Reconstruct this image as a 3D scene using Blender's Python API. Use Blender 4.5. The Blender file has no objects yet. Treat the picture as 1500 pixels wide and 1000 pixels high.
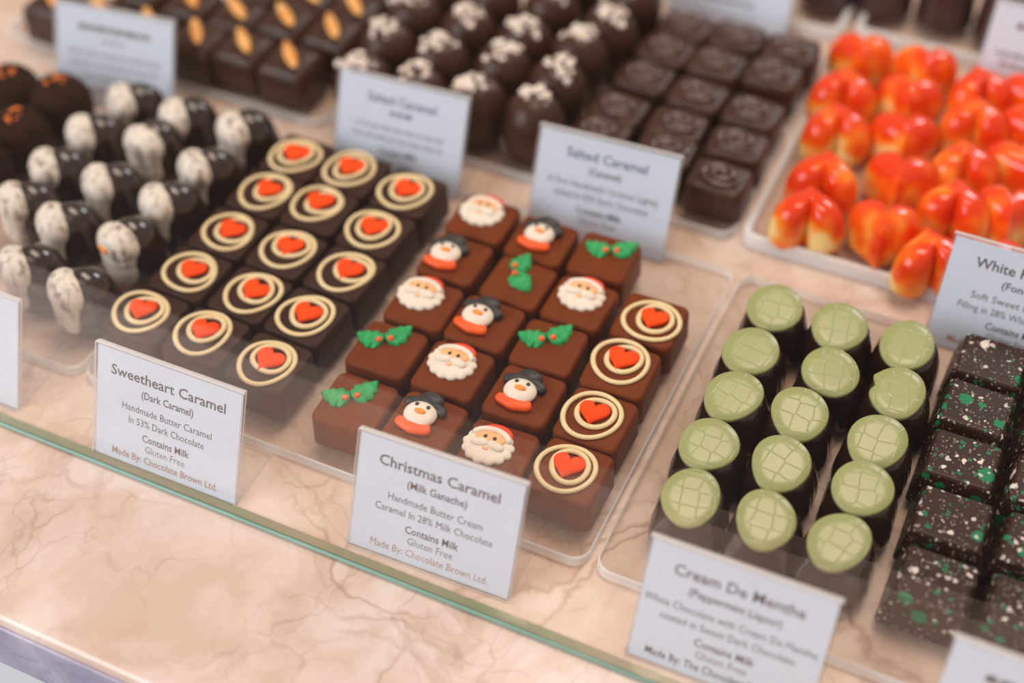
import bpy, math, random
import numpy as np
from mathutils import Vector, Matrix
random.seed(7)
SC = bpy.context.scene
COL = SC.collection

# ------------------------------------------------------------------ camera
CAM = (0.20353, -0.28339, 0.41248)
YAW, PIT, ROLL, FPX = -0.45424, 0.81347, -0.02089, 2083.33
_f = Vector((math.sin(YAW)*math.cos(PIT), math.cos(YAW)*math.cos(PIT), -math.sin(PIT)))
_r0 = _f.cross(Vector((0, 0, 1))).normalized(); _u0 = _r0.cross(_f)
_r = math.cos(ROLL)*_r0 + math.sin(ROLL)*_u0
_u = -math.sin(ROLL)*_r0 + math.cos(ROLL)*_u0
cd = bpy.data.cameras.new('camera'); cam = bpy.data.objects.new('camera', cd); COL.objects.link(cam)
cam.matrix_world = Matrix(((_r.x, _u.x, -_f.x, CAM[0]), (_r.y, _u.y, -_f.y, CAM[1]), (_r.z, _u.z, -_f.z, CAM[2]), (0, 0, 0, 1)))
cd.sensor_width = 36; cd.lens = 50; cd.clip_start = 0.01
cd.dof.use_dof = True; cd.dof.aperture_fstop = 3.3; cd.dof.aperture_blades = 0
cd.dof.focus_distance = 0.508
SC.camera = cam
def at(px, py, z):
    d = _f*FPX + _r*(px-750) - _u*(py-500)
    t = (z-CAM[2])/d.z
    return Vector((CAM[0]+t*d.x, CAM[1]+t*d.y, z))

# ------------------------------------------------------------------ world, lights, exposure
W = bpy.data.worlds.new('shop_light'); SC.world = W; W.use_nodes = True
bg = W.node_tree.nodes['Background']; bg.inputs[0].default_value = (1.0, 0.90, 0.82, 1); bg.inputs[1].default_value = 0.42
def area(name, loc, target, sx, sy, power, col):
    l = bpy.data.lights.new(name, 'AREA'); l.shape = 'RECTANGLE'; l.size = sx; l.size_y = sy; l.energy = power; l.color = col
    o = bpy.data.objects.new(name, l); COL.objects.link(o); o.location = loc
    o.rotation_euler = (Vector(target)-Vector(loc)).to_track_quat('-Z', 'Y').to_euler()
    return o
area('ceiling_lamp', (0.1, 0.5, 1.7), (0.05, 0.1, 0), 0.9, 0.6, 13.5, (1.0, 0.84, 0.68))
area('shop_window', (-1.3, -1.5, 1.2), (0, 0, 0), 1.6, 1.2, 38, (0.84, 0.91, 1.0))
area('rear_window', (0.5, 1.75, 1.25), (0.1, 0.1, 0), 0.6, 0.35, 8, (0.92, 0.95, 1.0))
SC.view_settings.view_transform = 'Standard'; SC.view_settings.look = 'None'
SC.view_settings.gamma = 1; SC.view_settings.use_curve_mapping = False
SC.view_settings.exposure = 0.24
SC.cycles.transparent_max_bounces = 32

# ------------------------------------------------------------------ materials
def rgb(r, g, b):
    f = lambda c: (c/255/12.92) if c/255 <= .04045 else ((c/255+.055)/1.055)**2.4
    return (f(r), f(g), f(b), 1)
def newmat(name):
    m = bpy.data.materials.new(name); m.use_nodes = True
    nt = m.node_tree; b = nt.nodes['Principled BSDF']
    return m, nt, nt.nodes, nt.links, b
def plain(name, c1, c2=None, rough=.5, scale=150, bump=0.0, bscale=None, coat=0, sss=0, spec=.5, sssr=(1, .4, .2)):
    m, nt, N, L, b = newmat(name)
    b.inputs['Roughness'].default_value = rough
    b.inputs['Specular IOR Level'].default_value = spec
    b.inputs['Coat Weight'].default_value = coat; b.inputs['Coat Roughness'].default_value = .08
    if sss:
        b.inputs['Subsurface Weight'].default_value = sss; b.inputs['Subsurface Radius'].default_value = sssr
        b.inputs['Subsurface Scale'].default_value = .003
    tc = N.new('ShaderNodeTexCoord'); oi = N.new('ShaderNodeObjectInfo')
    add = N.new('ShaderNodeVectorMath'); add.operation = 'ADD'
    mul = N.new('ShaderNodeVectorMath'); mul.operation = 'SCALE'; mul.inputs[3].default_value = 3.0
    cmb = N.new('ShaderNodeCombineXYZ')
    for i in range(3): L.new(oi.outputs['Random'], cmb.inputs[i])
    L.new(cmb.outputs[0], mul.inputs[0]); L.new(tc.outputs['Object'], add.inputs[0]); L.new(mul.outputs[0], add.inputs[1])
    no = N.new('ShaderNodeTexNoise'); no.inputs['Scale'].default_value = scale; no.inputs['Detail'].default_value = 4
    L.new(add.outputs[0], no.inputs['Vector'])
    cr = N.new('ShaderNodeValToRGB'); cr.color_ramp.elements[0].position = .3; cr.color_ramp.elements[1].position = .7
    cr.color_ramp.elements[0].color = c1; cr.color_ramp.elements[1].color = c2 or c1
    L.new(no.outputs['Fac'], cr.inputs[0]); L.new(cr.outputs[0], b.inputs['Base Color'])
    if bump:
        n2 = N.new('ShaderNodeTexNoise'); n2.inputs['Scale'].default_value = bscale or scale; n2.inputs['Detail'].default_value = 3
        L.new(add.outputs[0], n2.inputs['Vector'])
        bp = N.new('ShaderNodeBump'); bp.inputs['Strength'].default_value = bump; bp.inputs['Distance'].default_value = .001
        L.new(n2.outputs['Fac'], bp.inputs['Height']); L.new(bp.outputs[0], b.inputs['Normal'])
    return m
def marble(name, base, light, vein, rough=.22):
    m, nt, N, L, b = newmat(name)
    b.inputs['Roughness'].default_value = rough
    tc = N.new('ShaderNodeTexCoord')
    wn = N.new('ShaderNodeTexNoise'); wn.inputs['Scale'].default_value = 14; wn.inputs['Detail'].default_value = 5
    L.new(tc.outputs['Object'], wn.inputs['Vector'])
    mx = N.new('ShaderNodeMix'); mx.data_type = 'VECTOR'; mx.inputs[0].default_value = .09
    L.new(tc.outputs['Object'], mx.inputs[4]); L.new(wn.outputs['Color'], mx.inputs[5])
    def veins(scale, width, kind='v'):
        v = N.new('ShaderNodeTexVoronoi'); v.feature = 'DISTANCE_TO_EDGE'; v.inputs['Scale'].default_value = scale
        L.new(mx.outputs[1], v.inputs['Vector'])
        r = N.new('ShaderNodeMapRange'); r.inputs[1].default_value = 0; r.inputs[2].default_value = width; r.inputs[3].default_value = 1; r.inputs[4].default_value = 0
        L.new(v.outputs['Distance'], r.inputs[0])
        gate = N.new('ShaderNodeTexNoise'); gate.inputs['Scale'].default_value = scale*1.1
        L.new(tc.outputs['Object'], gate.inputs['Vector'])
        g = N.new('ShaderNodeMapRange'); g.inputs[1].default_value = .42; g.inputs[2].default_value = .68
        L.new(gate.outputs['Fac'], g.inputs[0])
        mu = N.new('ShaderNodeMath'); mu.operation = 'MULTIPLY'; L.new(r.outputs[0], mu.inputs[0]); L.new(g.outputs[0], mu.inputs[1])
        return mu.outputs[0]
    cl = N.new('ShaderNodeTexNoise'); cl.inputs['Scale'].default_value = 30; cl.inputs['Detail'].default_value = 6; cl.inputs['Roughness'].default_value = .6
    L.new(mx.outputs[1], cl.inputs['Vector'])
    cr = N.new('ShaderNodeValToRGB'); cr.color_ramp.elements[0].position = .36; cr.color_ramp.elements[1].position = .62
    cr.color_ramp.elements[0].color = base; cr.color_ramp.elements[1].color = light
    L.new(cl.outputs['Fac'], cr.inputs[0])
    prev = cr.outputs[0]
    for sc_, wd, st in ((16, .032, .5), (42, .04, .35), (26, .022, .45), (7, .012, .7)):
        f = veins(sc_, wd)
        mf = N.new('ShaderNodeMath'); mf.operation = 'MULTIPLY'; mf.inputs[1].default_value = st; L.new(f, mf.inputs[0])
        mm = N.new('ShaderNodeMix'); mm.data_type = 'RGBA'; L.new(mf.outputs[0], mm.inputs[0]); L.new(prev, mm.inputs[6]); mm.inputs[7].default_value = vein
        prev = mm.outputs[2]
    L.new(prev, b.inputs['Base Color'])
    return m
def clear(name, tint, ior=1.45, haze=0.0, hazecol=(1, 1, 1, 1), rough=.02):
    m, nt, N, L, b = newmat(name); N.remove(b); out = N['Material Output']
    t = N.new('ShaderNodeBsdfTransparent'); t.inputs[0].default_value = tint
    g = N.new('ShaderNodeBsdfGlossy'); g.inputs['Roughness'].default_value = rough
    fr = N.new('ShaderNodeFresnel'); ge = N.new('ShaderNodeNewGeometry')      # same reflectance entering and leaving the sheet
    mi = N.new('ShaderNodeMix'); mi.data_type = 'FLOAT'; mi.inputs[2].default_value = ior; mi.inputs[3].default_value = 1/ior
    L.new(ge.outputs['Backfacing'], mi.inputs[0]); L.new(mi.outputs[0], fr.inputs[0])
    mix = N.new('ShaderNodeMixShader'); L.new(fr.outputs[0], mix.inputs[0]); L.new(t.outputs[0], mix.inputs[1]); L.new(g.outputs[0], mix.inputs[2])
    last = mix.outputs[0]
    if haze:
        d = N.new('ShaderNodeBsdfDiffuse'); d.inputs[0].default_value = hazecol
        tl = N.new('ShaderNodeBsdfTranslucent'); tl.inputs[0].default_value = hazecol
        ad = N.new('ShaderNodeMixShader'); ad.inputs[0].default_value = .5; L.new(d.outputs[0], ad.inputs[1]); L.new(tl.outputs[0], ad.inputs[2])
        m2 = N.new('ShaderNodeMixShader'); m2.inputs[0].default_value = haze; L.new(last, m2.inputs[1]); L.new(ad.outputs[0], m2.inputs[2]); last = m2.outputs[0]
    L.new(last, out.inputs['Surface'])
    return m
M = {}
M['marble'] = marble('peach_marble', rgb(212, 180, 160), rgb(230, 207, 194), rgb(158, 114, 90))
M['shaded_edge_marble'] = marble('cool_shaded_marble', rgb(176, 168, 192), rgb(208, 202, 220), rgb(128, 120, 148))  # worktop marble again, with the front edge's cool shade put into its colours
M['white_panel'] = plain('white_cabinet_paint', rgb(242, 240, 244), rough=.4)
M['floor'] = plain('dark_floor_tile', rgb(62, 52, 46), rgb(72, 62, 54), rough=.4, scale=3)
M['wall'] = plain('cream_wall_paint', rgb(232, 224, 214), rgb(236, 229, 220), rough=.7, scale=4)
M['milk'] = plain('milk_chocolate', rgb(109, 47, 11), rgb(120, 54, 15), rough=.46, scale=120, bump=.25, bscale=260, spec=.12)
M['dark'] = plain('dark_chocolate', rgb(54, 28, 19), rgb(63, 34, 24), rough=.46, scale=120, bump=.25, bscale=240, spec=.18)
M['gloss_dark'] = plain('glossy_dark_chocolate', rgb(40, 20, 14), rgb(48, 26, 20), rough=.16, scale=120, coat=.5)
M['satin_dark'] = plain('satin_dark_chocolate', rgb(60, 31, 18), rgb(70, 38, 24), rough=.36, scale=90, bump=.4, bscale=220, spec=.35)
M['swirl'] = plain('shiny_swirl_chocolate', rgb(74, 46, 38), rgb(86, 55, 46), rough=.2, scale=90, coat=.6)
M['purple_dark'] = plain('purple_brown_chocolate', rgb(58, 30, 30), rgb(66, 36, 36), rough=.25, scale=90, coat=.3)
M['rough_dark'] = plain('rough_dark_chocolate', rgb(36, 16, 8), rgb(58, 29, 16), rough=.65, scale=420, bump=1.0, bscale=420, spec=.12)
M['cream'] = plain('cream_white_chocolate', rgb(234, 204, 152), rgb(240, 214, 168), rough=.45, scale=200, sss=.15)
M['heart'] = plain('red_orange_sugar', rgb(252, 72, 8), rgb(255, 80, 12), rough=.6, scale=200, spec=.15)
M['icing'] = plain('white_icing', rgb(236, 218, 200), rgb(242, 226, 210), rough=.5, scale=200, sss=.2)
M['face'] = plain('peach_icing', rgb(252, 178, 118), rgb(255, 190, 132), rough=.5, sss=.2)
M['red'] = plain('red_icing', rgb(240, 66, 28), rgb(246, 76, 36), rough=.5)
M['scarf'] = plain('orange_icing', rgb(252, 84, 10), rgb(255, 98, 20), rough=.45)
M['nose'] = plain('light_orange_icing', rgb(255, 150, 50), rough=.45)
M['black'] = plain('black_icing', rgb(38, 36, 34), rgb(50, 48, 46), rough=.45, scale=300)
M['eye'] = plain('dark_eye_icing', rgb(48, 34, 26), rough=.35)
M['green'] = plain('green_icing', rgb(14, 148, 76), rgb(30, 170, 92), rough=.42, scale=300, bump=.3, bscale=700)
M['berry'] = plain('orange_berry_icing', rgb(250, 104, 40), rough=.4)
M['salt'] = plain('salt_flakes', rgb(240, 214, 198), rgb(248, 230, 218), rough=.35, sss=.2)
M['almond'] = plain('golden_almond', rgb(226, 140, 60), rgb(255, 196, 118), rough=.4, scale=160)
M['sprinkle'] = plain('orange_sprinkle', rgb(235, 105, 10), rgb(250, 140, 30), rough=.4)
M['paper'] = plain('white_card', rgb(234, 240, 255), rough=.7)
M['ink'] = plain('grey_ink', rgb(92, 78, 80), rough=.8)
M['ink_light'] = plain('light_grey_ink', rgb(136, 124, 128), rough=.8)
M['ink_blue'] = plain('blue_grey_ink', rgb(92, 112, 150), rough=.8)
M['ink_brown'] = plain('brown_ink', rgb(196, 152, 132), rough=.8)
M['ink_pale'] = plain('pale_ink', rgb(190, 186, 198), rough=.8)
M['acrylic'] = clear('clear_acrylic', (.985, .985, .985, 1), 1.45)
M['acrylic_edge'] = clear('frosted_acrylic_edge', (.95, .95, .97, 1), 1.45, .72, (.97, .96, .98, 1), .1)
M['tray_edge'] = clear('bright_tray_edge', (.95, .95, .97, 1), 1.45, .9, (.98, .98, .98, 1), .1)
M['tray'] = clear('clear_tray_acrylic', (.97, .96, .95, 1), 1.42, rough=.05)
M['glass'] = clear('guard_glass', (.990, .986, .975, 1), 1.5, rough=0.0)
M['glass_edge'] = clear('guard_glass_edge', (.84, .80, .86, 1), 1.52, .10, (.8, .75, .85, 1), .05)
M['green_edge'] = plain('green_glass_edge', rgb(138, 158, 96), rgb(184, 170, 120), rough=.2, scale=20)
M['teal_edge'] = plain('teal_glass_edge', rgb(136, 172, 154), rgb(120, 156, 138), rough=.25, scale=40)

def mint_mat():
    m, nt, N, L, b = newmat('pale_green_chocolate')
    b.inputs['Roughness'].default_value = .28; b.inputs['Base Color'].default_value = rgb(186, 196, 122)
    b.inputs['Subsurface Weight'].default_value = .1; b.inputs['Subsurface Scale'].default_value = .002
    tc = N.new('ShaderNodeTexCoord'); oi = N.new('ShaderNodeObjectInfo')
    cmb = N.new('ShaderNodeCombineXYZ'); L.new(oi.outputs['Random'], cmb.inputs[0]); L.new(oi.outputs['Random'], cmb.inputs[1])
    add = N.new('ShaderNodeVectorMath'); add.operation = 'ADD'; L.new(tc.outputs['Object'], add.inputs[0]); L.new(cmb.outputs[0], add.inputs[1])
    v = N.new('ShaderNodeTexVoronoi'); v.feature = 'DISTANCE_TO_EDGE'; v.inputs['Scale'].default_value = 165; v.inputs['Randomness'].default_value = .28
    L.new(add.outputs[0], v.inputs['Vector'])
    r = N.new('ShaderNodeMapRange'); r.inputs[1].default_value = 0; r.inputs[2].default_value = .05; r.inputs[3].default_value = 1; r.inputs[4].default_value = 0
    L.new(v.outputs['Distance'], r.inputs[0])
    mm = N.new('ShaderNodeMix'); mm.data_type = 'RGBA'; mm.inputs[6].default_value = rgb(158, 159, 104); mm.inputs[7].default_value = rgb(164, 166, 112)
    L.new(r.outputs[0], mm.inputs[0]); L.new(mm.outputs[2], b.inputs['Base Color'])
    bp = N.new('ShaderNodeBump'); bp.inputs['Strength'].default_value = .25; bp.inputs['Distance'].default_value = .0005
    L.new(r.outputs[0], bp.inputs['Height']); L.new(bp.outputs[0], b.inputs['Normal'])
    return m
M['mint'] = mint_mat()
def bark_mat():
    m, nt, N, L, b = newmat('speckled_dark_chocolate')
    b.inputs['Roughness'].default_value = .38; b.inputs['Specular IOR Level'].default_value = .2
    tc = N.new('ShaderNodeTexCoord'); oi = N.new('ShaderNodeObjectInfo')
    cmb = N.new('ShaderNodeCombineXYZ'); L.new(oi.outputs['Random'], cmb.inputs[0]); L.new(oi.outputs['Random'], cmb.inputs[2])
    add = N.new('ShaderNodeVectorMath'); add.operation = 'ADD'; L.new(tc.outputs['Object'], add.inputs[0]); L.new(cmb.outputs[0], add.inputs[1])
    wn = N.new('ShaderNodeTexNoise'); wn.inputs['Scale'].default_value = 500; L.new(add.outputs[0], wn.inputs['Vector'])
    wm = N.new('ShaderNodeMix'); wm.data_type = 'VECTOR'; wm.inputs[0].default_value = .0022; L.new(add.outputs[0], wm.inputs[4]); L.new(wn.outputs['Color'], wm.inputs[5])
    prev = None
    col0 = rgb(50, 26, 18)
    def layer(scale, lo, rad, col, gate, prev, off):
        o = N.new('ShaderNodeVectorMath'); o.operation = 'ADD'; o.inputs[1].default_value = (off, off*1.7, off*.6); L.new(wm.outputs[1], o.inputs[0])
        v = N.new('ShaderNodeTexVoronoi'); v.inputs['Scale'].default_value = scale; L.new(o.outputs[0], v.inputs['Vector'])
        sp = N.new('ShaderNodeSeparateColor'); L.new(v.outputs['Color'], sp.inputs[0])
        ra = N.new('ShaderNodeMath'); ra.operation = 'MULTIPLY'; ra.inputs[1].default_value = rad; L.new(sp.outputs[1], ra.inputs[0])
        lt = N.new('ShaderNodeMath'); lt.operation = 'LESS_THAN'; L.new(v.outputs['Distance'], lt.inputs[0]); L.new(ra.outputs[0], lt.inputs[1])
        gt = N.new('ShaderNodeMath'); gt.operation = 'LESS_THAN'; gt.inputs[1].default_value = gate; L.new(sp.outputs[0], gt.inputs[0])
        f = N.new('ShaderNodeMath'); f.operation = 'MULTIPLY'; L.new(lt.outputs[0], f.inputs[0]); L.new(gt.outputs[0], f.inputs[1])
        mm = N.new('ShaderNodeMix'); mm.data_type = 'RGBA'; L.new(f.outputs[0], mm.inputs[0]); mm.inputs[7].default_value = col
        if prev is None: mm.inputs[6].default_value = col0
        else: L.new(prev, mm.inputs[6])
        return mm.outputs[2]
    prev = layer(1000, 0, .42, rgb(160, 142, 134), .55, prev, .0)
    prev = layer(420, 0, .5, rgb(22, 110, 70), .25, prev, .31)
    prev = layer(160, 0, .5, rgb(18, 120, 74), .28, prev, .77)
    prev = layer(420, 0, .42, rgb(206, 194, 186), .4, prev, .53)
    prev = layer(180, 0, .36, rgb(226, 212, 200), .3, prev, .91)
    L.new(prev, b.inputs['Base Color'])
    return m
M['bark'] = bark_mat()
def orange_mat():
    m, nt, N, L, b = newmat('red_and_yellow_glazed_chocolate')
    b.inputs['Roughness'].default_value = .12; b.inputs['Coat Weight'].default_value = .35; b.inputs['Coat Roughness'].default_value = .06; b.inputs['Specular IOR Level'].default_value = .3
    b.inputs['Subsurface Weight'].default_value = .3; b.inputs['Subsurface Scale'].default_value = .004
    tc = N.new('ShaderNodeTexCoord'); oi = N.new('ShaderNodeObjectInfo')
    cmb = N.new('ShaderNodeCombineXYZ'); L.new(oi.outputs['Random'], cmb.inputs[0]); L.new(oi.outputs['Random'], cmb.inputs[1])
    add = N.new('ShaderNodeVectorMath'); add.operation = 'ADD'; L.new(tc.outputs['Object'], add.inputs[0]); L.new(cmb.outputs[0], add.inputs[1])
    no = N.new('ShaderNodeTexNoise'); no.inputs['Scale'].default_value = 75; no.inputs['Detail'].default_value = 1; L.new(add.outputs[0], no.inputs['Vector'])
    sx = N.new('ShaderNodeSeparateXYZ'); L.new(tc.outputs['Object'], sx.inputs[0])
    mr = N.new('ShaderNodeMapRange'); mr.inputs[1].default_value = .006; mr.inputs[2].default_value = .019; mr.inputs[3].default_value = .12; mr.inputs[4].default_value = -.16
    L.new(sx.outputs[2], mr.inputs[0])
    sm = N.new('ShaderNodeMath'); sm.operation = 'ADD'; L.new(no.outputs['Fac'], sm.inputs[0]); L.new(mr.outputs[0], sm.inputs[1])
    cr = N.new('ShaderNodeValToRGB'); e = cr.color_ramp.elements
    e[0].position = .34; e[0].color = rgb(232, 62, 8); e[1].position = .74; e[1].color = rgb(255, 214, 140)
    k = e.new(.5); k.color = rgb(252, 106, 14); k = e.new(.62); k.color = rgb(255, 158, 56)
    L.new(sm.outputs[0], cr.inputs[0]); L.new(cr.outputs[0], b.inputs['Base Color'])
    return m
M['orange'] = orange_mat()
def white_paint_mat():
    m, nt, N, L, b = newmat('brushed_white_chocolate')
    b.inputs['Roughness'].default_value = .4
    tc = N.new('ShaderNodeTexCoord'); oi = N.new('ShaderNodeObjectInfo')
    mp = N.new('ShaderNodeMapping'); mp.inputs['Scale'].default_value = (330, 330, 90)
    cmb = N.new('ShaderNodeCombineXYZ'); L.new(oi.outputs['Random'], cmb.inputs[0]); L.new(oi.outputs['Random'], cmb.inputs[1])
    add = N.new('ShaderNodeVectorMath'); add.operation = 'ADD'; L.new(tc.outputs['Object'], add.inputs[0]); L.new(cmb.outputs[0], add.inputs[1]); L.new(add.outputs[0], mp.inputs[0])
    no = N.new('ShaderNodeTexNoise'); no.inputs['Scale'].default_value = 1; no.inputs['Detail'].default_value = 3; L.new(mp.outputs[0], no.inputs['Vector'])
    cr = N.new('ShaderNodeValToRGB'); e = cr.color_ramp.elements
    e[0].position = .33; e[0].color = rgb(150, 130, 116); e[1].position = .5; e[1].color = rgb(236, 222, 208)
    L.new(no.outputs['Fac'], cr.inputs[0]); L.new(cr.outputs[0], b.inputs['Base Color'])
    return m
M['penguin_white'] = white_paint_mat()

# ------------------------------------------------------------------ mesh helpers (all in metres)
def mk(name, V, F, mats, smooth=True, fm=None):
    me = bpy.data.meshes.new(name); me.from_pydata([tuple(v) for v in V], [], F)
    for m in (mats if isinstance(mats, (list, tuple)) else [mats]): me.materials.append(M[m])
    if smooth: me.polygons.foreach_set('use_smooth', [True]*len(me.polygons))
    if fm: me.polygons.foreach_set('material_index', fm)
    me.update(); return me
def ob(name, data, parent=None, loc=(0, 0, 0), rot=(0, 0, 0), sc=1):
    o = bpy.data.objects.new(name, data); COL.objects.link(o)
    o.location = loc; o.rotation_euler = rot
    o.scale = (sc, sc, sc) if not isinstance(sc, (tuple, list)) else sc
    if parent: o.parent = parent
    return o
def thing(name, label, cat, loc, rz=0, group=None, data=None):
    o = ob(name, data, None, loc, (0, 0, rz)); o['label'] = label; o['category'] = cat
    if group: o['group'] = group
    return o
def tag(o, label, cat, group=None):
    o['label'] = label; o['category'] = cat
    if group: o['group'] = group
    return o
def box(x0, x1, y0, y1, z0, z1):
    V = [(x, y, z) for z in (z0, z1) for y in (y0, y1) for x in (x0, x1)]
    F = [(0, 2, 3, 1), (4, 5, 7, 6), (0, 1, 5, 4), (2, 6, 7, 3), (0, 4, 6, 2), (1, 3, 7, 5)]
    return V, F
def join(parts):
    V, F = [], []
    for v, f in parts:
        n = len(V); V += list(v); F += [tuple(i+n for i in q) for q in f]
    return V, F
def loft(rings, cap0=True, cap1=True):
    n = len(rings[0]); V = [p for r in rings for p in r]; F = []
    for k in range(len(rings)-1):
        for i in range(n):
            j = (i+1) % n
            F.append((k*n+i, k*n+j, (k+1)*n+j, (k+1)*n+i))
    if cap0: F.append(tuple(range(n-1, -1, -1)))
    if cap1: F.append(tuple((len(rings)-1)*n+i for i in range(n)))
    return V, F
def rrect(hx, hy, r, z, per=6):
    r = min(r, hx*.999, hy*.999); P = []
    for cx, cy, a0 in ((hx-r, hy-r, 0), (-hx+r, hy-r, 90), (-hx+r, -hy+r, 180), (hx-r, -hy+r, 270)):
        for k in range(per+1):
            a = math.radians(a0+90*k/per); P.append((cx+r*math.cos(a), cy+r*math.sin(a), z))
    return P
def round_block(hx, hy, h, rc, rt, base=1.0, dome=0.0, per=6, taper=1.0):
    """rounded slab: base inset, side, quarter-round shoulder, softly domed top"""
    R = [rrect(hx*base-.0006, hy*base-.0006, rc, 0, per), rrect(hx*base, hy*base, rc, .0007, per)]
    n = 5
    for k in range(n+1):
        a = math.pi/2*k/n; ins = rt*(1-math.cos(a)); z = h-dome-rt+rt*math.sin(a)
        R.append(rrect(hx*taper-ins, hy*taper-ins, max(rc-ins*.6, .0008), z, per))
    for s in (.8, .55, .3, .08):
        R.append(rrect((hx*taper-rt)*s, (hy*taper-rt)*s, max(rc-rt*.6, .0008)*s, h-dome+dome*(1-s*s), per))
    return loft(R)
def ellipsoid(c, r, nu=18, nv=10, rot=0):
    rings = []
    cr, sr = math.cos(rot), math.sin(rot)
    for k in range(1, nv):
        t = math.pi*k/nv; R = []
        for i in range(nu):
            a = 2*math.pi*i/nu
            x, y, z = r[0]*math.sin(t)*math.cos(a), r[1]*math.sin(t)*math.sin(a), -r[2]*math.cos(t)
            R.append((c[0]+x*cr-y*sr, c[1]+x*sr+y*cr, c[2]+z))
        rings.append(R)
    V, F = loft(rings, False, False)
    b = len(V); V += [(c[0], c[1], c[2]-r[2]), (c[0], c[1], c[2]+r[2])]
    n = (nv-2)*nu
    for i in range(nu):
        j = (i+1) % nu; F.append((b, j, i)); F.append((b+1, n+i, n+j))
    return V, F
def tube(path, rad, seg=8, closed=False, flat=1.0):
    n = len(path); rings = []
    for i, p in enumerate(path):
        p = Vector(p)
        a = Vector(path[(i-1) % n] if closed or i else path[0]); b = Vector(path[(i+1) % n] if closed or i < n-1 else path[-1])
        t = (b-a).normalized(); s = t.cross(Vector((0, 0, 1)))
        s = s.normalized() if s.length > 1e-6 else Vector((1, 0, 0)); u = s.cross(t)
        r = rad[i] if isinstance(rad, (list, tuple)) else rad
        rings.append([tuple(p+s*r*math.cos(2*math.pi*k/seg)+u*r*flat*math.sin(2*math.pi*k/seg)) for k in range(seg)])
    if closed: rings.append(rings[0])
    return loft(rings, not closed, not closed)
def domed(outline, h, base=0.0, steps=(1, .97, .88, .72, .5, .25, .04)):
    """puffy piece: an outline raised to a rounded top"""
    cx = sum(p[0] for p in outline)/len(outline); cy = sum(p[1] for p in outline)/len(outline)
    R = [[(x, y, base) for x, y in outline]]
    for s in steps:
        z = base+h*(.35+.65*math.sqrt(max(0, 1-s*s))) if s < 1 else base+h*.35
        R.append([(cx+(x-cx)*s, cy+(y-cy)*s, z) for x, y in outline])
    return loft(R)
ORD = ['first', 'second', 'third', 'fourth', 'fifth', 'sixth', 'seventh']
ROW = ['front', 'second', 'third', 'fourth', 'back']

# ------------------------------------------------------------------ setting
fl = ob('floor', mk('floor', *box(-2.5, 2.5, -2.5, 2.5, -.97, -.95), 'floor', False)); fl['kind'] = 'structure'
wl = ob('wall_back', mk('wall_back', *box(-2.5, 2.5, 2.5, 2.6, -.95, 2.3), 'wall', False)); wl['kind'] = 'structure'
def slab(hx, hy, h, rc, rt):
    R = [rrect(hx, hy, rc, 0, 4), rrect(hx, hy, rc, h-rt, 4)]
    for k in range(1, 5):
        a = math.pi/2*k/4; i = rt*(1-math.cos(a)); R.append(rrect(hx-i, hy-i, rc, h-rt+rt*math.sin(a), 4))
    return loft(R)
V, F = slab(.9, .461, .032, .01, .0035)
wt = thing('worktop', 'pink beige veined marble worktop carrying all the chocolates', 'worktop', (0, .3386, -.032))
ob('top_slab', mk('top_slab', V, F, 'marble', False), wt)
eb = ob('edge_shade_strip', mk('edge_shade_strip', *box(-.89, .89, -.4622, -.4612, .0004, .0282), 'shaded_edge_marble', False), wt); eb['label'] = 'marble edge strip with cool lilac shade in its colour'  # thin added strip; its lilac grey paints the cool shade on the edge
cb = thing('cabinet', 'white cabinet beneath the marble worktop at lower left', 'cabinet', (0, .34, -.95))
ob('carcass', mk('carcass', *box(-.86, .86, -.43, .43, 0, .918), 'white_panel', False), cb)
for k in range(3):
    x0 = -.86+k*.5734
    d = ob('door', mk('door', *box(x0+.003, x0+.570, -.452, -.43, .06, .912), 'white_panel', False), cb)

# upright glass along the front of the display; the bright marble before it mirrors in its lower part
GY0, GY1, GH = -.0528, -.0487, .32
gg = thing('glass_screen', 'clear upright glass screen with green bottom edge before the sweets', 'glass screen', (0, GY0, 0))
t = GY1-GY0
V, F = box(-.7, .8, 0, t, .0012, GH)
ob('glass_pane', mk('glass_pane', V, F, ['glass', 'glass_edge'], False, [1, 1, 0, 0, 1, 1]), gg)
ob('bottom_edge', mk('bottom_edge', *box(-.7, .8, .0008, t, .0001, .0011), 'green_edge', False), gg)
ob('edge_bead', mk('edge_bead', *tube([(-.7, -.0002, .0011), (0, -.0002, .0011), (.8, -.0002, .0011)], .0007, 8), 'teal_edge'), gg)

# clear acrylic trays
TZ = .0046
def tray(x0, x1, y0, y1, label, rim=0):
    hx, hy = (x1-x0)/2, (y1-y0)/2; r = .006
    R = [rrect(hx, hy, r, .0003, 6), rrect(hx, hy, r, TZ-.0006, 6), rrect(hx-.0006, hy-.0006, r, TZ, 6)]
    V, F = loft(R)
    fm = [1]*(len(F)-2)+[0, 0]
    t_ = thing('acrylic_tray', label, 'tray', ((x0+x1)/2, (y0+y1)/2, 0), 0, 'clear acrylic trays', mk('acrylic_tray', V, F, ['tray', 'tray_edge'], False, fm))
    if rim:
        o1, o2 = rrect(hx+.0002, hy+.0002, r, .0004, 6), rrect(hx-.0026, hy-.0026, r*.7, .0004, 6)
        up = lambda q: [(x, y, rim) for x, y, z in q]
        V, F = loft([o1, up(o1), up(o2), o2, o1], False, False)
        ob('tray_rim', mk('tray_rim', V, F, 'tray_edge', False), t_)
tray(-.262, -.1135, -.0215, .130, 'clear acrylic tray under the penguin chocolates')
tray(-.1115, .1015, -.0215, .138, 'clear acrylic tray under the heart and Christmas caramels')
tray(.1045, .275, -.0215, .138, 'clear acrylic tray under the mint and speckled chocolates')
tray(-.29, -.105, .1525, .30, 'clear acrylic tray under the almond chocolates at top left')
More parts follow.
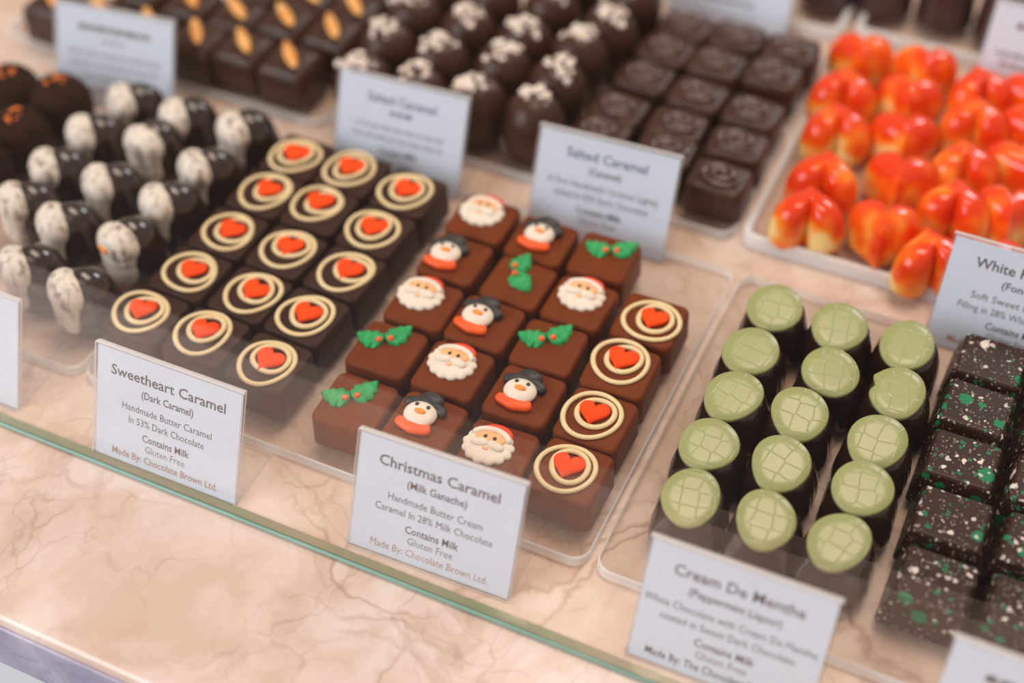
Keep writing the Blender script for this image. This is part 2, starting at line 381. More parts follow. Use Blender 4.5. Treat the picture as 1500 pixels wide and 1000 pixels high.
tray(-.1035, .0925, .1575, .30, 'clear acrylic tray under salted truffles and swirl chocolates')
tray(.0965, .235, .1575, .305, 'clear acrylic tray under the orange heart chocolates', .0066)
tray(.0985, .215, .3235, .42, 'clear acrylic tray under the purple brown cups', .0066)
tray(-.02, .093, .3165, .42, 'short clear acrylic tray beside the purple brown cups tray', .0066)

# ------------------------------------------------------------------ caramels
CW = .0127; CH = .0152; CTOP = TZ+CH
ME_MILK = mk('milk_body', *round_block(CW, CW, CH, .0032, .0016, dome=.0004, taper=.985, base=1.015), 'milk')
ME_DARK = mk('dark_body', *round_block(CW+.0003, CW+.0003, CH+.0008, .003, .0014, dome=.0004, taper=.985, base=1.015), 'dark')
mm_ = .001
def heart_outline(w, n=40):
    P = []
    for i in range(n):
        t_ = 2*math.pi*i/n
        x = 16*math.sin(t_)**3; y = 13*math.cos(t_)-5*math.cos(2*t_)-2*math.cos(3*t_)-math.cos(4*t_)
        P.append((x*w/33, (y+2)*w/31))
    return P[::-1]
HEART = mk('sugar_heart', *domed(heart_outline(.0119), .0022), 'heart')
def ring_mesh(rx, ry, rr, wob, seed, ang, spiral=0.0):
    rnd = random.Random(seed); ph = [rnd.uniform(0, 6.28) for _ in range(3)]; n = 44; P = []
    for i in range(n):
        a = 2*math.pi*i/n
        k = 1+wob*(math.sin(2*a+ph[0])*.6+math.sin(3*a+ph[1])*.4)
        x, y = rx*k*math.cos(a), ry*k*math.sin(a)
        P.append((x*math.cos(ang)-y*math.sin(ang), x*math.sin(ang)+y*math.cos(ang), 0))
    return mk('piped_ring', *tube(P, rr, 6, True, .8), 'cream')
# --- santa (local: x right, y up, z out), millimetres
def scallop(R, k, amp, n=90, sx=1, sy=1):
    P = []
    for i in range(n):
        a = 2*math.pi*i/n
        r = R*(1-amp+amp*2*abs(math.sin(k*a/2))**.8)
        P.append((r*math.cos(a)*sx, r*math.sin(a)*sy))
    return P
S = mm_
SANTA = {'beard': mk('sugar_santa', *domed(scallop(8.6*S, 13, .055, sx=1.07, sy=.93), 2.7*S, steps=(1, .96, .86, .7, .5, .25, .04)), 'icing')}
SANTA['beard_lobe'] = None
SANTA['face'] = mk('face', *ellipsoid((0, 2.3*S, 2.1*S), (5.9*S, 3.1*S, 1.45*S)), 'face')
SANTA['moustache'] = mk('moustache', *join([ellipsoid((-2.9*S, -.5*S, 2.5*S), (3.6*S, 1.9*S, 1.35*S), rot=.18), ellipsoid((2.9*S, -.5*S, 2.5*S), (3.6*S, 1.9*S, 1.35*S), rot=-.18)]), 'icing')
SANTA['mouth'] = mk('mouth', *ellipsoid((0, -2.6*S, 2.5*S), (1.3*S, .8*S, .6*S), 10, 6), 'face')
SANTA['eye'] = mk('eye', *ellipsoid((0, 0, 0), (.78*S, .85*S, .5*S), 10, 6), 'eye')
brim = [(7.0*S*math.cos(a), 1.8*S+4.9*S*math.sin(a), 2.0*S) for a in [math.radians(12+156*i/16) for i in range(17)]]
SANTA['brim'] = mk('hat_brim', *tube(brim, [.8*S]+[1.2*S]*15+[.8*S], 10), 'icing')
hat = [(6.4*S*math.cos(a), 6.4*S+3.9*S*max(0, math.sin(a))) if math.sin(a) >= 0 else (6.4*S*math.cos(a), 5.6*S+1.2*S*math.sin(a)) for a in [2*math.pi*i/36 for i in range(36)]]
SANTA['hat'] = mk('hat', *domed([(x*.92+.9*S, y) for x, y in hat], 2.6*S), 'red')
def santa(par, loc, rz, sc=1):
    o = ob('sugar_santa', SANTA['beard'], par, loc, (0, 0, rz), sc)
    for k, n in (('face', 'face'), ('moustache', 'moustache'), ('mouth', 'mouth'), ('brim', 'hat_brim'), ('hat', 'hat')): ob(n, SANTA[k], o)
    for x in (-1.75, 1.75): ob('eye', SANTA['eye'], o, (x*S, 2.0*S, 3.35*S))
# --- snowman
SNOW = {'head': mk('sugar_snowman', *ellipsoid((0, 0, 2.0*S), (6.3*S, 5.9*S, 2.7*S), 24, 12), 'icing')}
SNOW['scarf'] = mk('scarf', *tube([(x*S, (-6.6+.085*x*x*.45)*S, 1.7*S) for x in np.linspace(-6.6, 6.6, 13)], [1.6*S]+[2.1*S]*4+[2.35*S]*3+[2.1*S]*4+[1.6*S], 12, flat=.8), 'scarf')
SNOW['nose'] = mk('nose', *ellipsoid((.3*S, -.6*S, 4.5*S), (2.3*S, 1.25*S, 1.0*S), 14, 8), 'nose')
SNOW['brim'] = mk('hat_brim', *tube([(x*S, (5.9-.038*x*x)*S, (2.3-.012*x*x)*S) for x in np.linspace(-8.2, 8.2, 15)], [1.2*S]+[1.9*S]*13+[1.3*S], 12, flat=.85), 'black')
SNOW['crown'] = mk('hat_crown', *ellipsoid((.8*S, 7.4*S, 2.2*S), (5.0*S, 3.3*S, 2.4*S), 20, 10), 'black')
def snowman(par, loc, rz, sc=1):
    o = ob('sugar_snowman', SNOW['head'], par, loc, (0, 0, rz), sc)
    for k, n in (('scarf', 'scarf'), ('nose', 'nose'), ('brim', 'hat_brim'), ('crown', 'hat_crown')): ob(n, SNOW[k], o)
    for x in (-2.3, 2.3): ob('eye', SANTA['eye'], o, (x*S, 2.2*S, 4.45*S))
# --- holly: two ruffled leaves and two berries
def holly_leaf(L_, Wd, seed):
    rnd = random.Random(seed); nu, nv = 40, 9; V, F = [], []
    for i in range(nu+1):
        u = i/nu
        w = Wd*(.4+.6*math.sin(min(1, u/.3)*math.pi/2))*(1-max(0, (u-.3)/.7)**1.9*.985)*(.86+.22*abs(math.sin(u*math.pi*3.2+.4)))
        for j in range(nv):
            v = (j/(nv-1))*2-1
            z = .0017*(1-v*v)**.5*(.55+.45*min(1, (1-u)*6))+.0005*math.sin(u*math.pi*7)*abs(v)**.6-.0006*(1-abs(v))**6
            V.append((u*L_, v*w, max(z, .0002)+.0004))
    top = len(V)
    for i in range(nu):
        for j in range(nv-1):
            a = i*nv+j; F.append((a, a+nv, a+nv+1, a+1))
    B = [(x, y, -.0002) for x, y, z in V]; 
    F2 = [tuple(top+q for q in f[::-1]) for f in F]; V = V+B
    for i in range(nu):
        a, b_ = i*nv, (i+1)*nv; F2.append((a, top+a, top+b_, b_)); a, b_ = i*nv+nv-1, (i+1)*nv+nv-1; F2.append((b_, top+b_, top+a, a))
    for i in (0, nu):
        for j in range(nv-1):
            a = i*nv+j; F2.append((a, a+1, top+a+1, top+a) if i == 0 else (a+1, a, top+a, top+a+1))
    return mk('holly_leaf', V, F+F2, 'green')
LEAVES = [holly_leaf(.0112, .0045, 3), holly_leaf(.0120, .0046, 5)]
BERRY = mk('berry', *ellipsoid((0, 0, 0), (.0012, .0012, .0011), 12, 8), 'berry')
def holly(par, loc, rz, sc=1, bend=.45):
    for i, (a, dx) in enumerate(((math.pi-bend, -.0005), (bend, .0005))):
        p = Vector(loc)+Matrix.Rotation(rz, 3, 'Z') @ Vector((dx*1.6*sc, -.0022*sc, 0))
        ob('holly_leaf', LEAVES[i], par, p, (0, 0, rz+a), sc)
    for x, y in ((-.0021, -.0022), (.0023, -.0022)):
        p = Vector(loc)+Matrix.Rotation(rz, 3, 'Z') @ Vector((x*sc, y*sc, .0024))
        ob('berry', BERRY, par, p)

def heart_deco(par, loc, rz, seed, ro, ri, off, wob):
    rnd = random.Random(seed)
    ob('sugar_heart', HEART, par, (loc[0]+off[0]*.3, loc[1]+off[1]*.3, loc[2]+.0006), (0, 0, rz), rnd.uniform(.97, 1.05))
    ob('piped_ring', ring_mesh(ro*rnd.uniform(.97, 1.03), ro*rnd.uniform(.93, 1.02), .00105, wob, seed, rnd.uniform(0, 3)), par, (loc[0], loc[1], loc[2]+.0005))
    ob('piped_ring', ring_mesh(ri*rnd.uniform(.97, 1.05), ri*rnd.uniform(.9, 1.0), .00115, wob, seed+99, rnd.uniform(0, 3)), par, (loc[0]+off[0], loc[1]+off[1], loc[2]+.0007))

def place(root, px, z):   # a pixel on the sweet's top, as a point in the sweet's own frame
    return root.matrix_basis.inverted() @ at(px[0], px[1], z)
MILK = [
 [('holly', (520, 588), (513, 577), .62), ('snow', (621, 617), (617, 607), 0), ('santa', (727, 659), (715, 652), 0), ('heart', (835, 688), (829, 684), 0)],
 [('holly', (566, 509), (563, 493), .55), ('santa', (663, 540), (662, 530), 0), ('snow', (768, 577), (763, 573), 0), ('heart', (873, 611), (867, 606), 0)],
 [('santa', (620, 442), (616, 430), 0), ('snow', (710, 471), (701, 463), -.05), ('holly', (804, 506), (800, 492), .55), ('heart', (909, 538), (909, 527), 0)],
 [('snow', (666, 377), (654, 371), .05), ('holly', (759, 411), (762, 397), -1.15), ('santa', (849, 441), (852, 431), 0), ('heart', (952, 467), (955, 468), 0)],
 [('santa', (707, 318), (706, 309), 0), ('snow', (793, 350), (791, 344), 0), ('holly', (885, 374), (895, 364), .35)]]
WHAT = {'santa': 'white bearded santa face', 'snow': 'snowman in black hat', 'holly': 'green holly leaves', 'heart': 'red heart in cream rings'}
for v, row in enumerate(MILK):
    for u, (kind, c, d, rz) in enumerate(row):
        p = at(c[0], c[1], CTOP); rnd = random.Random(v*10+u)
        t_ = thing('milk_caramel', 'milk chocolate caramel with %s, %s row, %s from left' % (WHAT[kind], ROW[v], ORD[u]), 'chocolate',
                   (p.x, p.y, TZ), .012+rnd.uniform(-.03, .03), 'milk chocolate Christmas caramels')
        ob('body', ME_MILK, t_, sc=(rnd.uniform(.985, 1.015), rnd.uniform(.985, 1.015), 1))
        q = place(t_, d, CTOP+.001); q.z = CH-.0002
        if kind == 'santa': santa(t_, q, rz)
        elif kind == 'snow': snowman(t_, q+Vector((0, -.0006, 0)), rz)
        elif kind == 'holly': holly(t_, q, rz, 1.0, .55)
        else: heart_deco(t_, q, rnd.uniform(-.1, .12), 300+v, .0106, .0068, (.0010, .0012), .035)
DARK = [[(205, 455), (296, 486), (390, 530)], [(278, 397), (370, 428), (447, 461)], [(334, 338), (421, 364), (506, 397)], [(388, 279), (464, 297), (545, 335)], [(432, 227), (512, 246), (593, 279)]]
for v, row in enumerate(DARK):
    for u, c in enumerate(row):
        rnd = random.Random(500+v*10+u)
        gx = at(c[0]+5, c[1]+7, CTOP+.0008)
        ideal = Vector((-.0953, .005, 0))+Matrix.Rotation(-.0244, 3, 'Z') @ Vector((u*.0279, v*.0271, 0))
        p = ideal*.6+gx*.4
        t_ = thing('dark_caramel', 'dark chocolate caramel with red heart and cream rings, %s row, %s from left' % (ROW[v], ORD[u]), 'chocolate',
                   (p.x, p.y, TZ), -.03+rnd.uniform(-.03, .03), 'dark chocolate heart caramels')
        ob('body', ME_DARK, t_)
        q = place(t_, c, CTOP+.0015); q.z = CH+.0006
        heart_deco(t_, q, rnd.uniform(-.2, .25), 700+v*7+u*3, .0106, .0069, (rnd.uniform(-.0004, .0026), rnd.uniform(.0004, .0028)), .07)

# ------------------------------------------------------------------ mint chocolates
def mint_body():
    R = []; h = .0185
    for k, (s, z) in enumerate(((1.0, 0), (1.02, .0012), (1.0, .004), (.965, .008), (.915, .012), (.85, .0152), (.76, .0174), (.6, .0184), (.3, .0186), (.05, .0186))):
        ring = []
        for i in range(64):
            a = 2*math.pi*i/64; n = 4.2 if z < .012 else 3.0
            c, s_ = math.cos(a), math.sin(a); rr = (abs(c)**n+abs(s_)**n)**(-1/n)
            fl_ = 1+.012*math.cos(a*16)*(1 if .001 < z < .015 else 0)
            ring.append((rr*c*.0128*s*fl_, rr*s_*.0119*s*fl_, z))
        R.append(ring)
    return loft(R)
ME_MINT = mk('mint_body', *mint_body(), 'gloss_dark')
def mint_disc(seed):
    rnd = random.Random(seed); ph = rnd.uniform(0, 6.3); n = 48; out = []
    nick = seed == 23
    for i in range(n):
        a = 2*math.pi*i/n
        k = 1+.035*math.sin(2*a+ph)+.018*math.sin(3*a+2*ph)
        if nick: k -= .20*math.exp(-((a-3.0)/.22)**2)-.05*math.exp(-((a-2.6)/.12)**2)
        out.append((.0103*k*math.cos(a), (.0110+(.0010 if math.sin(a) < 0 else 0)*abs(math.sin(a))**3)*k*math.sin(a)))
    R = []
    for s, z in ((.93, 0), (.985, .0004), (1, .0011), (.99, .0018), (.955, .0022), (.6, .0023), (.2, .0023)): R.append([(x*s, y*s, z) for x, y in out])
    return mk('green_disc', *loft(R), 'mint')
MINT = [[(1012, 724), (1039, 647), (1075, 576), (1101, 511), (1136, 447)], [(1122, 757), (1145, 675), (1172, 602), (1217, 541), (1230, 475)], [(1230, 790), (1264, 711), (1286, 643), (1315, 571), (1330, 502)]]
for u, colm in enumerate(MINT):
    for v, c in enumerate(colm):
        rnd = random.Random(900+u*10+v)
        p = at(c[0], c[1], TZ+.0205)
        t_ = thing('mint_chocolate', 'dark chocolate with pale green oval disc, %s row, %s from left' % (ROW[v], ORD[u]) if not (u == 2 and v == 3) else
                   'dark chocolate with chipped pale green disc, fourth row, third from left', 'chocolate', (p.x+.0004, p.y+.0012, TZ), rnd.uniform(-.05, .05), 'green topped mint chocolates')
        ob('body', ME_MINT, t_)
        ob('green_disc', mint_disc(u*10+v), t_, (-.0004, -.0010, .0180), (.16+rnd.uniform(-.05, .05), rnd.uniform(-.05, .07), rnd.uniform(-.3, .3)))

# ------------------------------------------------------------------ speckled chocolates
def frustum(b, t_, by, ty, h):
    R = [rrect(b, by, .0012, 0, 3), rrect(b, by, .0012, .0006, 3), rrect(t_+.0004, ty+.0004, .0012, h-.0009, 3), rrect(t_-.0002, ty-.0002, .0012, h-.0002, 3), rrect(t_-.001, ty-.001, .001, h, 3)]
    return loft(R)
ME_BARK = mk('speckled_body', *frustum(.0146, .0114, .0133, .0104, .0152), 'bark', False)
for k in range(5):
    for u in range(2):
        px = [(1372, 847), (1396, 756), (1412, 670), (1432, 594), (1454, 525)][k]
        p = at(px[0], px[1], TZ+.0152)
        lab = 'dark chocolate splashed green and white, %s row, %s column' % (ROW[k], ['left', 'right'][u])
        thing('speckled_chocolate', lab, 'chocolate', (p.x+u*.0292, p.y-.0005+u*.0006, TZ), random.uniform(-.03, .03), 'green and white speckled chocolates', ME_BARK)

# ------------------------------------------------------------------ penguin chocolates
def peng_body():
    R = []; h = .0250
    for k in range(11):
        f = k/10; s = (1-f**3.2)**.5 if k < 10 else .12
        z = h*f; s *= 1-.06*math.exp(-(f-.55)**2/.02)
        ring = []
        for i in range(32):
            a = 2*math.pi*i/32
            ring.append((.0108*s*math.cos(a), .003+.0118*s*math.sin(a)-(.0015*f), z))
        R.append(ring)
    return loft(R)
ME_PB = mk('penguin_body', *peng_body(), 'gloss_dark')
ME_PW = mk('white_front', *join([ellipsoid((0, -.0048, .0178), (.0096, .0072, .0080), 22, 12), ellipsoid((0, -.0062, .0078), (.0088, .0056, .0090), 22, 12), ellipsoid((0, -.0058, .0128), (.0086, .0060, .0070), 22, 12)]), 'penguin_white')
ME_PK = mk('beak', *ellipsoid((0, -.0112, .0190), (.0030, .0014, .0016), 12, 8), 'nose')
PENG = [[(13, 399, -.35), (88, 434, -.3)], [(11, 304, -.4), (70, 335, -.4), (165, 366, .1)], [(59, 253, -.45), (136, 277, -.4), (221, 307, -.3)], [(112, 203, -.45), (203, 221, .15), (277, 256, -.3)], [(171, 157, -.4), (248, 179, -.45), (333, 200, -.3)]]
for v, row in enumerate(PENG):
    for u, (x, y, a) in enumerate(row):
        rz = -.38+a*.9      # zero turn faces the shopper's side of the counter
        p = at(x, y, TZ+.0175)
        off = Matrix.Rotation(rz, 3, 'Z') @ Vector((0, -.0085, 0))
        t_ = thing('penguin_chocolate', 'dark chocolate penguin with white front, %s row, %s from left' % (ROW[v], ORD[u]), 'chocolate',
                   (p.x-off.x, p.y-off.y, TZ), rz, 'white fronted penguin chocolates')
        t_.scale = (1.07, 1.07, 1.07)
        ob('body', ME_PB, t_); ob('white_front', ME_PW, t_)
        if (v, u) == (1, 2): ob('beak', ME_PK, t_)

# ------------------------------------------------------------------ salted truffles
def dome(rx, h, base=.82, n=32, bump=0, seed=0):
    rnd = random.Random(seed); R = []
    for k in range(15):
        t_ = k/14; z = h*t_
        if t_ < .5: s = base+(1-base)*math.sin(math.pi/2*min(1, t_/.45))
        else: s = math.sqrt(max(.0009, 1-((t_-.5)/.5)**2))
        R.append([(rx*s*math.cos(2*math.pi*i/n)*(1+bump*rnd.uniform(-1, 1)), rx*s*math.sin(2*math.pi*i/n)*(1+bump*rnd.uniform(-1, 1)), z) for i in range(n)])
    return loft(R)
ME_TR = mk('truffle_body', *dome(.0139, .0315), 'satin_dark')
def salt_mesh(seed):
    rnd = random.Random(seed); parts = []
    for k in range(34):
        a = rnd.uniform(0, 6.28); d = .0085*math.sqrt(rnd.random()); sp = rnd.uniform(-.002, .002)
        x, y = d*math.cos(a)*1.1, d*math.sin(a)*.75
        z = .0158+.0157*math.sqrt(max(0, 1-(x*x+y*y)/.0139**2))
        s = rnd.uniform(.0007, .0017)
        V, F = box(-s, s, -s*.8, s*.8, -s*.6, s*.6)
        R_ = Matrix.Rotation(rnd.uniform(0, 3), 3, 'Z') @ Matrix.Rotation(rnd.uniform(-.6, .6), 3, 'X')
        parts.append(([tuple(R_ @ Vector(q)+Vector((x, y, z))) for q in V], F))
    return mk('salt_flakes', *join(parts), 'salt', False)
SALT = [salt_mesh(k) for k in range(5)]
TR = [[(528, 85), (610, 104), (698, 117), (781, 141)], [(566, 37), (645, 58), (736, 70), (816, 93)], [(605, -6), (685, 14), (768, 30), (848, 48)], [(640, -42), (722, -30), (807, -16), (893, 14)], [(842, -52), (930, -30)]]
for v, row in enumerate(TR):
    for u, c in enumerate(row):
        p = at(c[0], c[1], TZ+.0305)
        t_ = thing('salted_truffle', 'round dark truffle topped with salt, %s row, %s from left' % (ROW[v], ORD[u]), 'truffle', (p.x, p.y, TZ), random.uniform(0, 6), 'salt topped truffles')
        ob('body', ME_TR, t_)
        s_ = ob('salt_flakes', SALT[(u*2+v) % 5], t_, (random.uniform(-.002, .002), random.uniform(-.002, .002), -.0006)); s_['kind'] = 'stuff'

# ------------------------------------------------------------------ swirl-topped chocolates
V, F = round_block(.0134, .0112, .0165, .0045, .0028, dome=.0012, taper=.97)
ME_SW = mk('swirl_body', V, F, 'satin_dark')
def swirl_mesh(seed):
    rnd = random.Random(seed); P = []; ph = rnd.uniform(0, 6)
    for i in range(60):
        f = i/59; a = ph+f*math.pi*4.2; r = (.0008+.0066*f)
        x, y = r*1.25*math.cos(a), r*math.sin(a)
        P.append((x, y, .0171-.00002*(r/.001)**2))
    return mk('swirl', *tube(P, [.0008+.0010*min(1, min(i, 59-i)/8) for i in range(60)], 8, flat=.75), 'swirl')
SWL = [swirl_mesh(k) for k in range(4)]
SW = [[(879, 188), (975, 214), (1054, 254)], [(906, 152), (992, 177), (1081, 205)], [(944, 106), (1023, 132), (1104, 158)], [(975, 66), (1051, 86), (1133, 102)], [(1005, 30), (1081, 46), (1160, 66)]]
for v, row in enumerate(SW):
    for u, c in enumerate(row):
        p = at(c[0], c[1], TZ+.0165)
        t_ = thing('swirl_chocolate', 'rectangular dark chocolate with swirled top, %s row, %s from left' % (ROW[v], ORD[u]), 'chocolate', (p.x, p.y, TZ), random.uniform(-.06, .06), 'swirl topped dark chocolates')
        ob('body', ME_SW, t_); ob('swirl', SWL[(u+v*2) % 4], t_, (random.uniform(-.001, .001), 0, 0))

# ------------------------------------------------------------------ almond chocolates
def almond_body():
    R = [rrect(.0118, .0118, .002, 0, 4), rrect(.0124, .0124, .002, .001, 4), rrect(.0122, .0122, .0022, .015, 4), rrect(.0112, .0112, .0026, .0182, 4), rrect(.0080, .0080, .003, .0206, 4), rrect(.0036, .0036, .002, .0220, 4), rrect(.0008, .0008, .0005, .0223, 4)]
    return loft(R)
ME_AB = mk('almond_body', *almond_body(), 'satin_dark')
def almond():
    R = []
    for k in range(13):
        f = k/12; w = .0034*(math.sin(math.pi*min(1, f*.96+.02))**.6)*(1-.25*f)
        R.append([(w*math.cos(2*math.pi*i/14), (f-.5)*.0260, w*.62*math.sin(2*math.pi*i/14)) for i in range(14)])
    V, F = loft(R); return V, [f[::-1] for f in F]
ME_AL = mk('almond', *almond(), 'almond')
AL = [[(77, -8), (147, 12), (217, 28), (287, 45), (356, 58), (424, 79)], [(209, -26), (279, -6), (346, 11), (417, 20), (486, 37)], [(382, -32), (452, -12), (518, 4)], [(545, -30)]]
for v, row in enumerate(AL):
    for u, c in enumerate(row):
        p = at(c[0], c[1], TZ+.022)
        lab = 'square dark chocolate topped with almond, %s row, %s from right' % (ROW[v], ORD[len(row)-1-u])
        t_ = thing('almond_chocolate', lab, 'chocolate', (p.x, p.y, TZ), random.uniform(-.05, .05), 'almond topped chocolates')
        ob('body', ME_AB, t_)
        ob('almond', ME_AL, t_, (.0004, -.0004, .0224), (math.radians(-6), 0, math.radians(45+random.uniform(-8, 8))))

# ------------------------------------------------------------------ rough truffles with orange sprinkles
for k, c in enumerate([(6, 104), (80, 118), (18, 166), (-42, 212)]):
    p = at(c[0], c[1], TZ+.025)
    t_ = thing('rough_truffle', ['rough dark truffle at left edge below marble, half cut off', 'rough dark truffle with orange sprinkles nearest the white tag', 'rough dark truffle with brightest orange sprinkles at left',
         'rough dark truffle cut by left edge beside the penguins'][k], 'truffle', (p.x, p.y, TZ), k, 'rough truffles with orange sprinkles')
    ob('body', mk('truffle_body', *dome(.0140, .0262, .9, 28, .035, k), 'rough_dark'), t_)
    rnd = random.Random(k); parts = []
    for i in range(16):
        a = rnd.uniform(0, 6.28); d = .0058*math.sqrt(rnd.random()); parts.append(ellipsoid((d*math.cos(a), d*math.sin(a)*.8, .0258-d*d*60), (rnd.uniform(.0008, .0016), rnd.uniform(.0008, .0014), .0008), 8, 5))
    s_ = ob('sprinkles', mk('sprinkles', *join(parts), 'sprinkle'), t_); s_['kind'] = 'stuff'

# ------------------------------------------------------------------ glossy orange hearts
def puffy_heart():
    out = heart_outline(.0325, 56); out = [(x, y*.93) for x, y in out]; R = []
    for s, z in ((.93, 0), (.985, .0012), (1, .0040), (.99, .0080), (.95, .0120), (.87, .0156), (.74, .0184), (.56, .0201), (.34, .0209), (.1, .0208)):
        R.append([(x*s, (y-.001)*s+.001, z-(.0022*math.exp(-(x/.0032)**2) if .3 < s < .99 and y > 0 else 0)*(z/.0209)) for x, y in out])
    return loft(R)
ME_OH = mk('orange_heart', *puffy_heart(), 'orange')
OH = [[(1183, 317, 3.6), (1292, 344, 0.36), (1358, 381, 3.8000000000000003), (1450, 400, 0.62)], [(1207, 264, 3.4), (1316, 272, 0.33999999999999997), (1396, 307, 3.5), (1473, 322, 0.38)], [(1223, 192, 3.7), (1321, 211, 0.38), (1407, 248, 3.7), (1490, 253, 0.42)], [(1233, 139, 3.5), (1329, 155, 0.38), (1425, 184, 3.5), (1512, 200, 0.58)], [(1260, 93, 0.38), (1353, 112, 0.38), (1431, 139, 3.6), (1510, 152, 0.38)]]
for v, row in enumerate(OH):
    for u, (x, y, a) in enumerate(row):
        p = at(x, y, TZ+.009)
        thing('orange_heart', 'glossy orange red heart chocolate, %s row, %s from left' % (ROW[v], ORD[u]), 'chocolate', (p.x, p.y, TZ), a-.1+random.uniform(-.15, .15), 'glossy orange heart chocolates', ME_OH)

# ------------------------------------------------------------------ purple brown cups at the top edge
def cup():
    R = []
    for s, z in ((.97, 0), (1, .001), (.97, .008), (.9, .018), (.82, .025), (.72, .0285), (.5, .030), (.1, .0303)):
        R.append([(.0146*s*math.cos(2*math.pi*i/32), .0146*s*math.sin(2*math.pi*i/32), z) for i in range(32)])
    return loft(R)
ME_CUP = mk('chocolate_cup', *cup(), 'purple_dark')
for k, (x, y) in enumerate([(.106, .351), (.136, .353), (.1655, .350), (.079, .346)]):
    thing('chocolate_cup', 'dark purple brown cup chocolate, %s' % ['first on its tray at the top edge', 'second on its tray at the top edge', 'behind the top right tag', 'brown sliver right of top centre tag'][k],
          'chocolate', (x, y, TZ), 0, 'purple brown cup chocolates', ME_CUP)

# ------------------------------------------------------------------ name cards in acrylic stands
TW, TH = .0622, .0470
TILT = math.radians(23)
def text_mesh(s, width, size, mat, bold):
    c = bpy.data.curves.new('t', 'FONT'); c.body = s; c.size = size; c.align_x = 'CENTER'; c.align_y = 'CENTER'; c.resolution_u = 2
    c.offset = size*.013 if bold else 0
    o = bpy.data.objects.new('t', c); me = bpy.data.meshes.new_from_object(o)
    bpy.data.objects.remove(o); bpy.data.curves.remove(c)
    xs = [v.co.x for v in me.vertices]
    if width: 
        w = max(xs)-min(xs)
        for v in me.vertices: v.co.x *= width/w
    me.materials.clear(); me.materials.append(M[mat]); me.name = 'lettering'
    return me
def scribble(width, size, mat, seed):
    rnd = random.Random(seed); x = -width/2; parts = []
    while x < width/2:
        w = min(rnd.uniform(.0022, .0062), width/2-x); 
        if w < .0008: break
        parts.append(box(x, x+w, -size*.22, size*.22, 0, .00001)); x += w+.0009
    return mk('lettering', *join(parts), mat, False)
def card(label, lines, tl=None, tr=None, base=None, rz=0.0, seed=0):
    top = TH*math.cos(TILT)+.0006; lean = TH*math.sin(TILT)
    if tl: q = at(tl[0], tl[1], top); c = Vector((q.x+TW/2*math.cos(rz), q.y+TW/2*math.sin(rz), 0))
    elif tr: q = at(tr[0], tr[1], top); c = Vector((q.x-TW/2*math.cos(rz), q.y-TW/2*math.sin(rz), 0))
    else: c = Vector((base[0], base[1], 0)); lean = 0
    c += Matrix.Rotation(rz, 3, 'Z') @ Vector((0, -lean, 0))
    zb = .0006
    t_ = thing('name_card', label, 'name card', (c.x, c.y, zb), rz, 'name cards in acrylic stands')
    R_ = Matrix.Rotation(-TILT, 3, 'X')
    def tilt(vf): return [tuple(R_ @ Vector(v)) for v in vf[0]], vf[1]
    h = TW/2
    parts = [tilt(box(-h, h, 0, .0010, 0, TH)), tilt(box(-h, h, .0018, .0028, 0, TH)), tilt(box(-h, h, .0010, .0018, TH-.0009, TH)), box(-h, h, .0030, .0265, 0, .0012)]
    V, F = join(parts)
    fm = ([1, 1, 0, 0, 1, 1])*2+[1]*6+[0, 0, 1, 1, 1, 1]
    ob('acrylic_stand', mk('acrylic_stand', V, F, ['acrylic', 'acrylic_edge'], False, fm), t_)
    pc = ob('paper_card', mk('paper_card', *box(-h+.0008, h-.0008, .0011, .00165, .0006, TH-.0014), 'paper', False), t_, rot=(-TILT, 0, 0))
    LH = TH-.0014
    for i, (s, fy, wf, size, mat, bold) in enumerate(lines):
        me = text_mesh(s, wf*TW if wf else None, size, mat, bold) if s else scribble(wf*TW, size, mat, seed*10+i)
        ob('lettering', me, pc, (0, .00106, LH*(1-fy)), (math.pi/2, 0, 0))
T1, T2, T3 = .0058, .0042, .0041
def std(title, sub, l1, l2, made, w, titlemat='ink', madebold=True, mademat='ink_brown'):
    return [(title, .175, w[0], T1, titlemat, True), (sub, .315, w[1], T2, 'ink', True), (l1, .46, w[2], T3, 'ink', False), (l2, .57, w[3], T3, 'ink', False),
            ('Contains Milk', .70, .325, T2, 'ink', True), ('Gluten Free', .795, .275, T2, 'ink_light', False), (made, .90, w[4], T2, mademat, madebold)]
card('white name card reading Sweetheart Caramel before the dark caramels', std('Sweetheart Caramel', '(Dark Caramel)', 'Handmade Butter Caramel', 'In 53% Dark Chocolate', 'Made By: Chocolate Brown Ltd.', (.78, .355, .615, .52, .735)), tl=(139, 499), rz=.01)
card('white name card reading Christmas Caramel before the milk caramels', std('Christmas Caramel', '(Milk Ganache)', 'Handmade Butter Cream', 'Caramel In 28% Milk Chocolate', 'Made By: Chocolate Brown Ltd.', (.72, .36, .57, .71, .72), 'ink', False), tl=(525, 627), rz=.03)
card('white name card reading Cream De Menthe before the mint chocolates', std('Cream De Menthe', '(Peppermint Liquor)', 'White Chocolate with Cream De Menthe,', 'coated in Sweet Dark Chocolate.', 'Made By: The Chocolate Brown Ltd.', (.69, .49, .93, .73, .80), 'ink', True, 'ink'), tl=(953, 784), rz=.015)
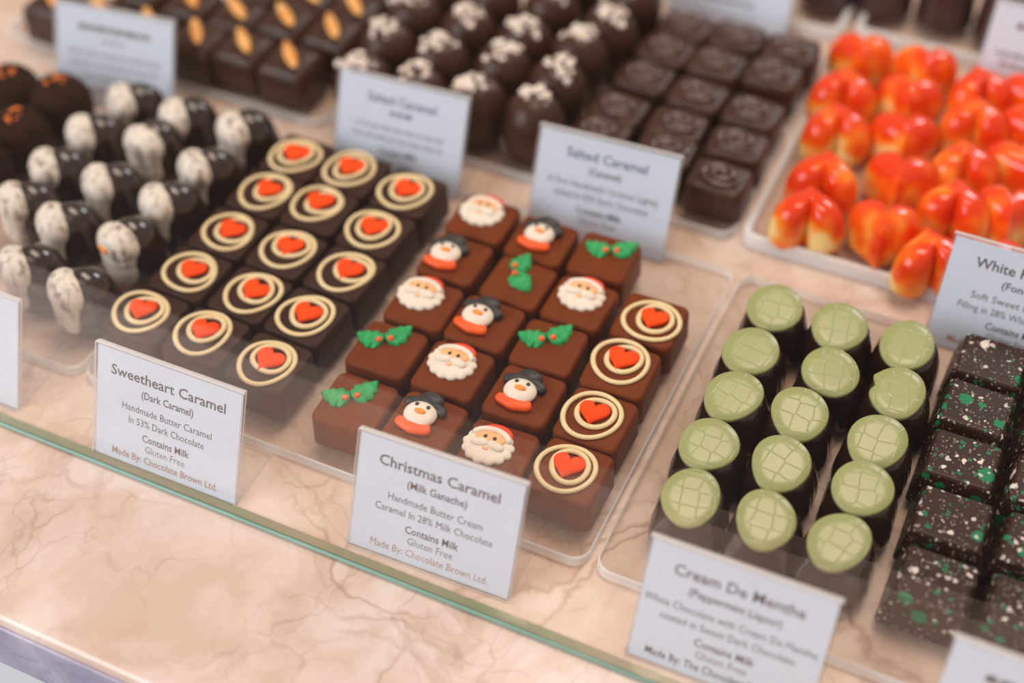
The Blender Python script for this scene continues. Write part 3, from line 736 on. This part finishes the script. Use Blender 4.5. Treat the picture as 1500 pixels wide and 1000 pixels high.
card('white name card reading White R behind the speckled chocolates', std('White Raspberry', '(Fondant)', 'Soft Sweet Raspberry', 'Filling in 28% White Chocolate', 'Made By: Chocolate Brown Ltd.', (.66, .28, .60, .72, .72)), tl=(1399, 340), rz=.0)
card('white name card reading Salted Caramel before the swirl chocolates', std('Salted Caramel', '(Caramel)', 'A Fine Handmade Caramel Lightly', 'Salted in 53% Dark Chocolate', '', (.57, .23, .79, .67, .6), 'ink_blue')[:6], tl=(791, 180), rz=.05)
card('white name card reading Salted Caramel before the salted truffles', [('Salted Caramel', .19, .53, T1, 'ink_blue', True), (None, .31, .17, T2, 'ink_blue', 0), (None, .47, .68, T3, 'ink_pale', 0), (None, .57, .72, T3, 'ink_pale', 0), ('Contains Milk', .70, .3, T2, 'ink', True), ('Gluten Free', .80, .26, T2, 'ink_light', False)], tl=(497, 97), rz=.05, seed=3)
card('blurred white name card in front of the almond chocolates', [(None, .2, .6, T1, 'ink_light', 0), (None, .32, .2, T2, 'ink_pale', 0), (None, .47, .78, T3, 'ink_pale', 0), (None, .58, .75, T3, 'ink_pale', 0), (None, .7, .55, T3, 'ink_pale', 0), (None, .85, .4, T3, 'ink_brown', 0)], tl=(78, -2), rz=.12, seed=5)
card('white name card cut off at the bottom right corner', [(None, .2, .6, T1, 'ink', 0), (None, .34, .3, T2, 'ink', 0)], tl=(1397, 931), rz=.0, seed=6)
card('white name card cut off at the left edge before the penguins', [(None, .2, .6, T1, 'ink', 0), (None, .34, .3, T2, 'ink', 0)], tr=(25, 441), rz=.0, seed=7)
card('white name card cut off at the top edge behind the swirl chocolates', [(None, .5, .6, T3, 'ink_pale', 0), (None, .7, .4, T3, 'ink_light', 0), (None, .85, .5, T3, 'ink_pale', 0)], tr=(1180, -78), rz=.03, seed=8)
card('white name card at the top right corner before purple brown cups', [(None, .2, .6, T1, 'ink', 0), (None, .5, .78, T2, 'ink_light', 0), (None, .6, .7, T2, 'ink_light', 0)], tl=(1460, -4), rz=.0, seed=9)
